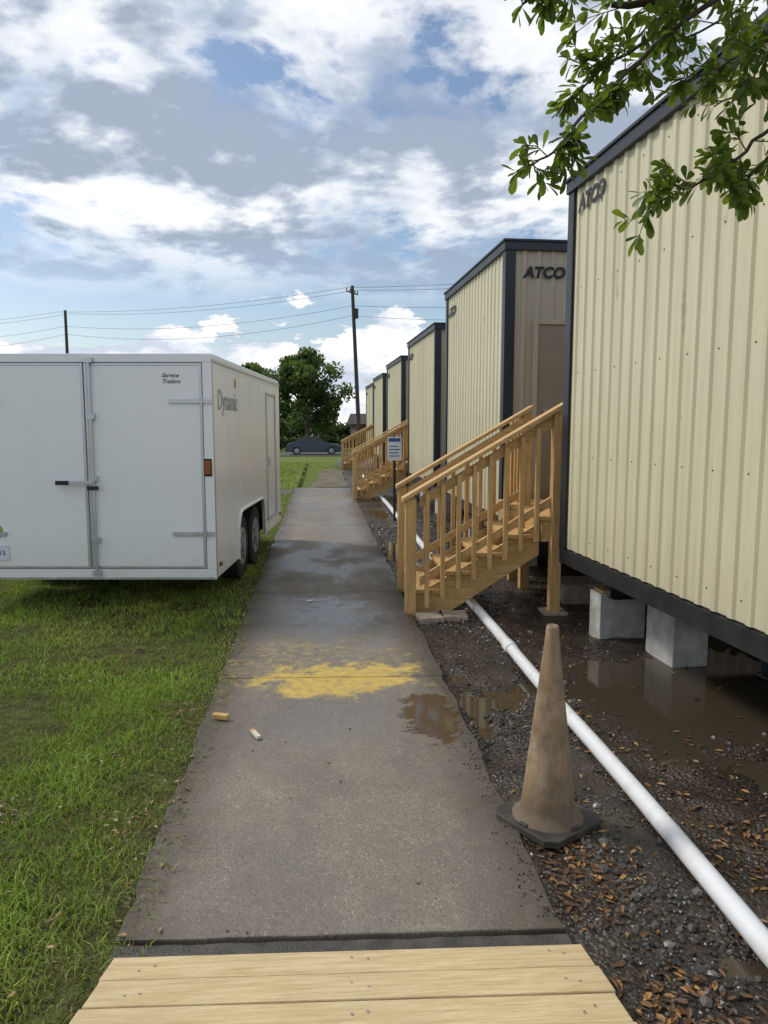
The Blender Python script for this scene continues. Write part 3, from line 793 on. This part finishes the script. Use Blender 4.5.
def tree(x,y,z0,H,Wd,n=9000,size=.22,seed=1,nc=34,name='oak_tree'):
    rnd=random.Random(seed); e=empty(name,(x,y,z0)); mb=MB()
    mb.tube([(0,0,0),(.1,0,H*.18),(-.05,.1,H*.4),(.1,0,H*.7)],[.3,.24,.18,.06],10)
    cl=[]
    for i in range(nc):
        a=rnd.random()*6.28; t=(i+rnd.random())/nc; zz=H*(.24+.66*t); rr=Wd*.5*math.sin(math.pi*min(1,.30+.62*t))**.6*rnd.uniform(.35,.95)
        c=(rr*math.cos(a),rr*math.sin(a),zz); cl.append((c,rnd.uniform(.08,.16)*Wd))
        st=H*(.2+.35*t); mb.tube([(0,0,st),(c[0]*.5,c[1]*.5,(st+zz)/2+.2),c],[.10,.06,.03],6)
    cl.append(((0,0,H*.91),.12*Wd)); cl.append(((0,0,H*.6),.20*Wd))
    mb.build('trunk',[M_bark],e,fix=False)
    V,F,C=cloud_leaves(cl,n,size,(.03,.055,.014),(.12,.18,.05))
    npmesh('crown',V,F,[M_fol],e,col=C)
tree(-1.25,72,-.79,9.9,8.3,13000,.20,12,50)
tree(-7.4,84,-.79,9.6,6.5,6000,.22,5,30)
tree(-30,95,-.79,8,8,4000,.35,8); tree(14,110,-.79,9,9,3000,.4,9)
cl=[]
for i in range(190):
    x=-100+i*1.05; cl.append(((x,104+random.uniform(-3,3),.3+random.uniform(0,1.3)),random.uniform(1.0,1.9)))
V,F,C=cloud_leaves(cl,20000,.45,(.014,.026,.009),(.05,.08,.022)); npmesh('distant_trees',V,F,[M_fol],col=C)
cl=[((x,68+random.uniform(-.3,.3),-.25+random.uniform(0,.5)),random.uniform(.5,.9)) for x in np.arange(-14,4.5,.5)]
V,F,C=cloud_leaves(cl,7000,.16,(.014,.026,.009),(.05,.08,.022)); npmesh('hedge',V,F,[M_fol],col=C)

# ------------------------------------------------------------ overhanging oak tree
oak=empty('overhanging_oak_tree')
mb=MB(); tips=[]
rnd=random.Random(11)
def wob(p,a): return Vector(p)+Vector([rnd.uniform(-a,a) for _ in range(3)])
def limb(pts,r0,r1):
    P=[Vector(p) for p in pts]; out=[]
    for i in range(len(P)-1):
        for k in range(5):
            t=k/5; a=P[max(i-1,0)];b=P[i];c=P[i+1];d=P[min(i+2,len(P)-1)]
            out.append(.5*((2*b)+(c-a)*t+(2*a-5*b+4*c-d)*t*t+(3*b-a-3*c+d)*t**3))
    out.append(P[-1]); n=len(out)
    out=[p+Vector([rnd.uniform(-.008,.008) for _ in range(3)]) for p in out]
    mb.tube(out,[r0+(r1-r0)*i/(n-1) for i in range(n)],7); return out
mb.tube([(3.05,.35,-.1),(3.0,.3,1.2),(2.95,.35,2.4),(2.8,.45,3.3),(2.9,.2,4.6)],[.19,.15,.13,.11,.05],14)
L0=limb([(2.85,.42,3.1),(2.35,1.3,3.25),(1.75,2.1,3.2),(1.35,2.45,3.05),(1.0,2.6,3.0)],.05,.010)
L1=limb([(1.75,2.1,3.2),(1.3,2.35,2.95),(1.06,2.5,2.79),(.90,2.5,2.63),(.80,2.52,2.52),(.70,2.5,2.45)],.011,.003)
L2=limb([(1.35,2.45,3.05),(1.0,2.5,3.05),(.78,2.45,3.00),(.64,2.5,2.92)],.008,.003)
L3=limb([(2.35,1.3,3.25),(1.9,2.2,2.85),(1.55,2.5,2.62),(1.40,2.5,2.48),(1.25,2.5,2.40),(1.10,2.5,2.32)],.010,.0025)
L4=limb([(1.75,2.1,3.2),(1.6,2.45,3.0),(1.45,2.55,2.85),(1.25,2.6,2.76)],.009,.003)
L5=limb([(1.9,2.2,2.85),(1.7,2.45,2.68),(1.52,2.6,2.48),(1.48,2.6,2.40)],.008,.0025)
L6=limb([(1.35,2.45,3.05),(1.15,2.6,2.92),(.98,2.65,2.82),(.9,2.7,2.74)],.008,.0025)
L7=limb([(2.35,1.3,3.25),(2.0,2.0,3.5),(1.4,2.6,3.7)],.03,.006)
L8=limb([(1.75,2.1,3.2),(1.6,2.2,2.98),(1.45,2.35,2.80),(1.36,2.4,2.66)],.008,.0025)
L9=limb([(1.75,2.1,3.2),(1.6,2.5,3.12),(1.42,2.7,3.02),(1.2,2.8,2.95)],.008,.0025)
L10=limb([(1.9,2.2,2.85),(1.75,2.4,2.9),(1.6,2.6,2.82),(1.42,2.7,2.74)],.008,.0025)
def twigs(L,n,lo,hi,t0=.35,droop=.3):
    for i in range(n):
        t=t0+(1-t0)*(i+rnd.random())/n; p=L[min(len(L)-1,int(t*(len(L)-1)))]
        d=Vector((rnd.uniform(-1,.6),rnd.uniform(-.6,.6),rnd.uniform(-.9,.7)-droop*.3)).normalized(); l=rnd.uniform(lo,hi)
        q=p+d*l*.5+Vector((0,0,.01)); r=p+d*l+Vector((0,0,-droop*l*.4))
        mb.tube([p,q,r],[.0025,.0018,.0011],5); tips.append((r,(r-q).normalized())); tips.append((q,d))
        if rnd.random()<.6:
            d2=(d+wob((0,0,0),.8)).normalized(); r2=q+d2*l*.6; mb.tube([q,r2],[.0016,.001],4); tips.append((r2,d2))
twigs(L0,20,.08,.22,.5); twigs(L1,22,.04,.12,.2); twigs(L2,20,.05,.12,.2); twigs(L3,18,.05,.12,.5); twigs(L4,18,.06,.16,.2); twigs(L5,8,.05,.1,.4); twigs(L6,14,.05,.13,.2); twigs(L7,14,.1,.3,.4); twigs(L8,14,.05,.14,.2); twigs(L9,16,.06,.16,.15); twigs(L10,14,.06,.15,.15)
for L in (L1,L2,L3,L4,L5,L6,L8,L9,L10): tips.append((L[-1],(L[-1]-L[-2]).normalized()))
mb.build('trunk_and_branches',[M_bark],oak,fix=False)
V=[];F=[];C=[]
for p,d in tips:
    a=d.orthogonal().normalized(); b_=d.cross(a)
    for k in range(rnd.randint(5,8)):
        th=k*2.4+rnd.random(); sp_=rnd.uniform(.4,1.25)
        dd=(d*math.cos(sp_)+(a*math.cos(th)+b_*math.sin(th))*math.sin(sp_)).normalized(); dd.z-=.08
        l=rnd.uniform(.035,.075); w=l*rnd.uniform(.15,.22)
        side=dd.cross(Vector((rnd.uniform(-.8,.8),rnd.uniform(-.8,.8),1))).normalized(); nrm=side.cross(dd)
        o=p-d*rnd.uniform(0,.03); i0=len(V); cv=rnd.uniform(-.012,.004)
        row=[(0.08,.10),(.35,.5),(.6,.9),(.8,1.0),(.94,.6)]
        V.append(tuple(o))
        for t,ww in row:
            c_=o+dd*l*t+nrm*cv*t*t*2
            V+= [tuple(c_-side*w*ww+nrm*w*.25*ww),tuple(c_),tuple(c_+side*w*ww+nrm*w*.25*ww)]
        V.append(tuple(o+dd*l+nrm*cv*2))
        F+=[(i0,i0+1,i0+2),(i0,i0+2,i0+3)]
        for r_ in range(4):
            q=i0+1+3*r_
            for u in (0,1): F+=[(q+u,q+3+u,q+4+u),(q+u,q+4+u,q+1+u)]
        q=i0+13; e_=i0+16
        F+=[(q,e_,q+1),(q+1,e_,q+2)]
        t=rnd.random(); base=[.06+.09*t,.11+.10*t,.018+.025*t]; C+=[base]*17
npmesh('leaves',V,F,[leafmat('oak_leaf',.45,(1.9,1.8,.8))],oak,smooth=True,col=np.array(C))

# ------------------------------------------------------------ sky + sun
w=bpy.data.worlds.new('World'); scene.world=w; w.use_nodes=True; t=w.node_tree
for n_ in list(t.nodes): t.nodes.remove(n_)
s=NT.__new__(NT); s.t=t; s._c=None
SE,SA=48,-62
sky=s.n('ShaderNodeTexSky',{'sky_type':'NISHITA','sun_disc':False,'sun_elevation':R(SE),'sun_rotation':R(SA)})
bg1=s.n('ShaderNodeBackground',Color=sky.outputs[0],Strength=.125)
g=s.n('ShaderNodeTexCoord').outputs['Generated']; sp=s.sep(g)
zc=s.math('ADD',s.math('MAXIMUM',sp[2],0.0),.22)
cv=s.n('ShaderNodeCombineXYZ',X=s.math('DIVIDE',sp[0],zc),Y=s.math('DIVIDE',sp[1],zc),Z=.37).outputs[0]
cv=s.mapv(cv,(1,1,1),(2.35,.6,0))
n1=s.noise(cv,2.0,7,.60,.15)
n1b=s.noise(s.mapv(cv,(1,1,1),(.06,-.10,0)),2.0,4,.55,.15)
cov=s.ramp(n1,[(.38,0),(.45,.8),(.52,1)])
shade=s.noise(s.mapv(cv,(1,1,1),(5.2,1.3,2)),1.9,5,.66)
lit=s.math('ADD',s.math('MULTIPLY',s.math('SUBTRACT',n1b,n1),2.8),s.math('MULTIPLY',shade,1.0))
ccol=s.ramp(lit,[(.34,(.36,.42,.53)),(.47,(.54,.60,.70)),(.56,(.78,.82,.87)),(.68,(.98,.985,1.0))])
lv=s.mapv(g,(1,1,2.2),(.3,0,.2))
n2=s.noise(lv,8,6,.6,.1); n2b=s.noise(s.mapv(g,(1,1,2.2),(.3,0,.145)),8,4,.55,.1)
band=s.n('ShaderNodeMapRange',Value=sp[2],i1=.08,i2=.185,i3=.13,i4=-.20).outputs[0]
cu=s.ramp(s.math('ADD',n2,band),[(.50,0),(.54,1)])
cucol=s.ramp(s.math('ADD',s.math('MULTIPLY',s.math('SUBTRACT',n2,n2b),2.8),.48),[(.25,(.60,.67,.78)),(.65,(1.0,1.0,1.0))])
bandhi=s.n('ShaderNodeMapRange',Value=sp[2],i1=.15,i2=.24,i3=.0,i4=1.0).outputs[0]
cov=s.math('MULTIPLY',cov,bandhi)
col=s.mix(cu,ccol,cucol); fac=s.math('MAXIMUM',cov,cu)
haze=s.n('ShaderNodeMapRange',Value=sp[2],i1=0.0,i2=.06,i3=.4,i4=.0).outputs[0]
fac=s.math('MAXIMUM',fac,haze)
bg2=s.n('ShaderNodeBackground',Color=col,Strength=1.1)
mx=s.n('ShaderNodeMixShader',i0=fac,i1=bg1.outputs[0],i2=bg2.outputs[0])
ow=s.n('ShaderNodeOutputWorld'); t.links.new(mx.outputs[0],ow.inputs[0])

sd=bpy.data.lights.new('sun','SUN'); sd.energy=2.3; sd.angle=R(12); sd.color=(1,.95,.86)
so=bpy.data.objects.new('sun',sd); scene.collection.objects.link(so)
dv=Vector((math.sin(R(SA))*math.cos(R(SE)),math.cos(R(SA))*math.cos(R(SE)),math.sin(R(SE))))
so.rotation_euler=dv.to_track_quat('Z','Y').to_euler(); so.location=dv*50

cd=bpy.data.cameras.new('camera'); cam=bpy.data.objects.new('camera',cd); scene.collection.objects.link(cam)
cd.sensor_fit='VERTICAL'; cd.sensor_height=36; cd.sensor_width=27; cd.lens=26.0; cd.clip_end=3000; cd.clip_start=.05
cam.location=(0,0,1.6); cam.rotation_euler=(R(83.3),0,R(-4.94)); scene.camera=cam
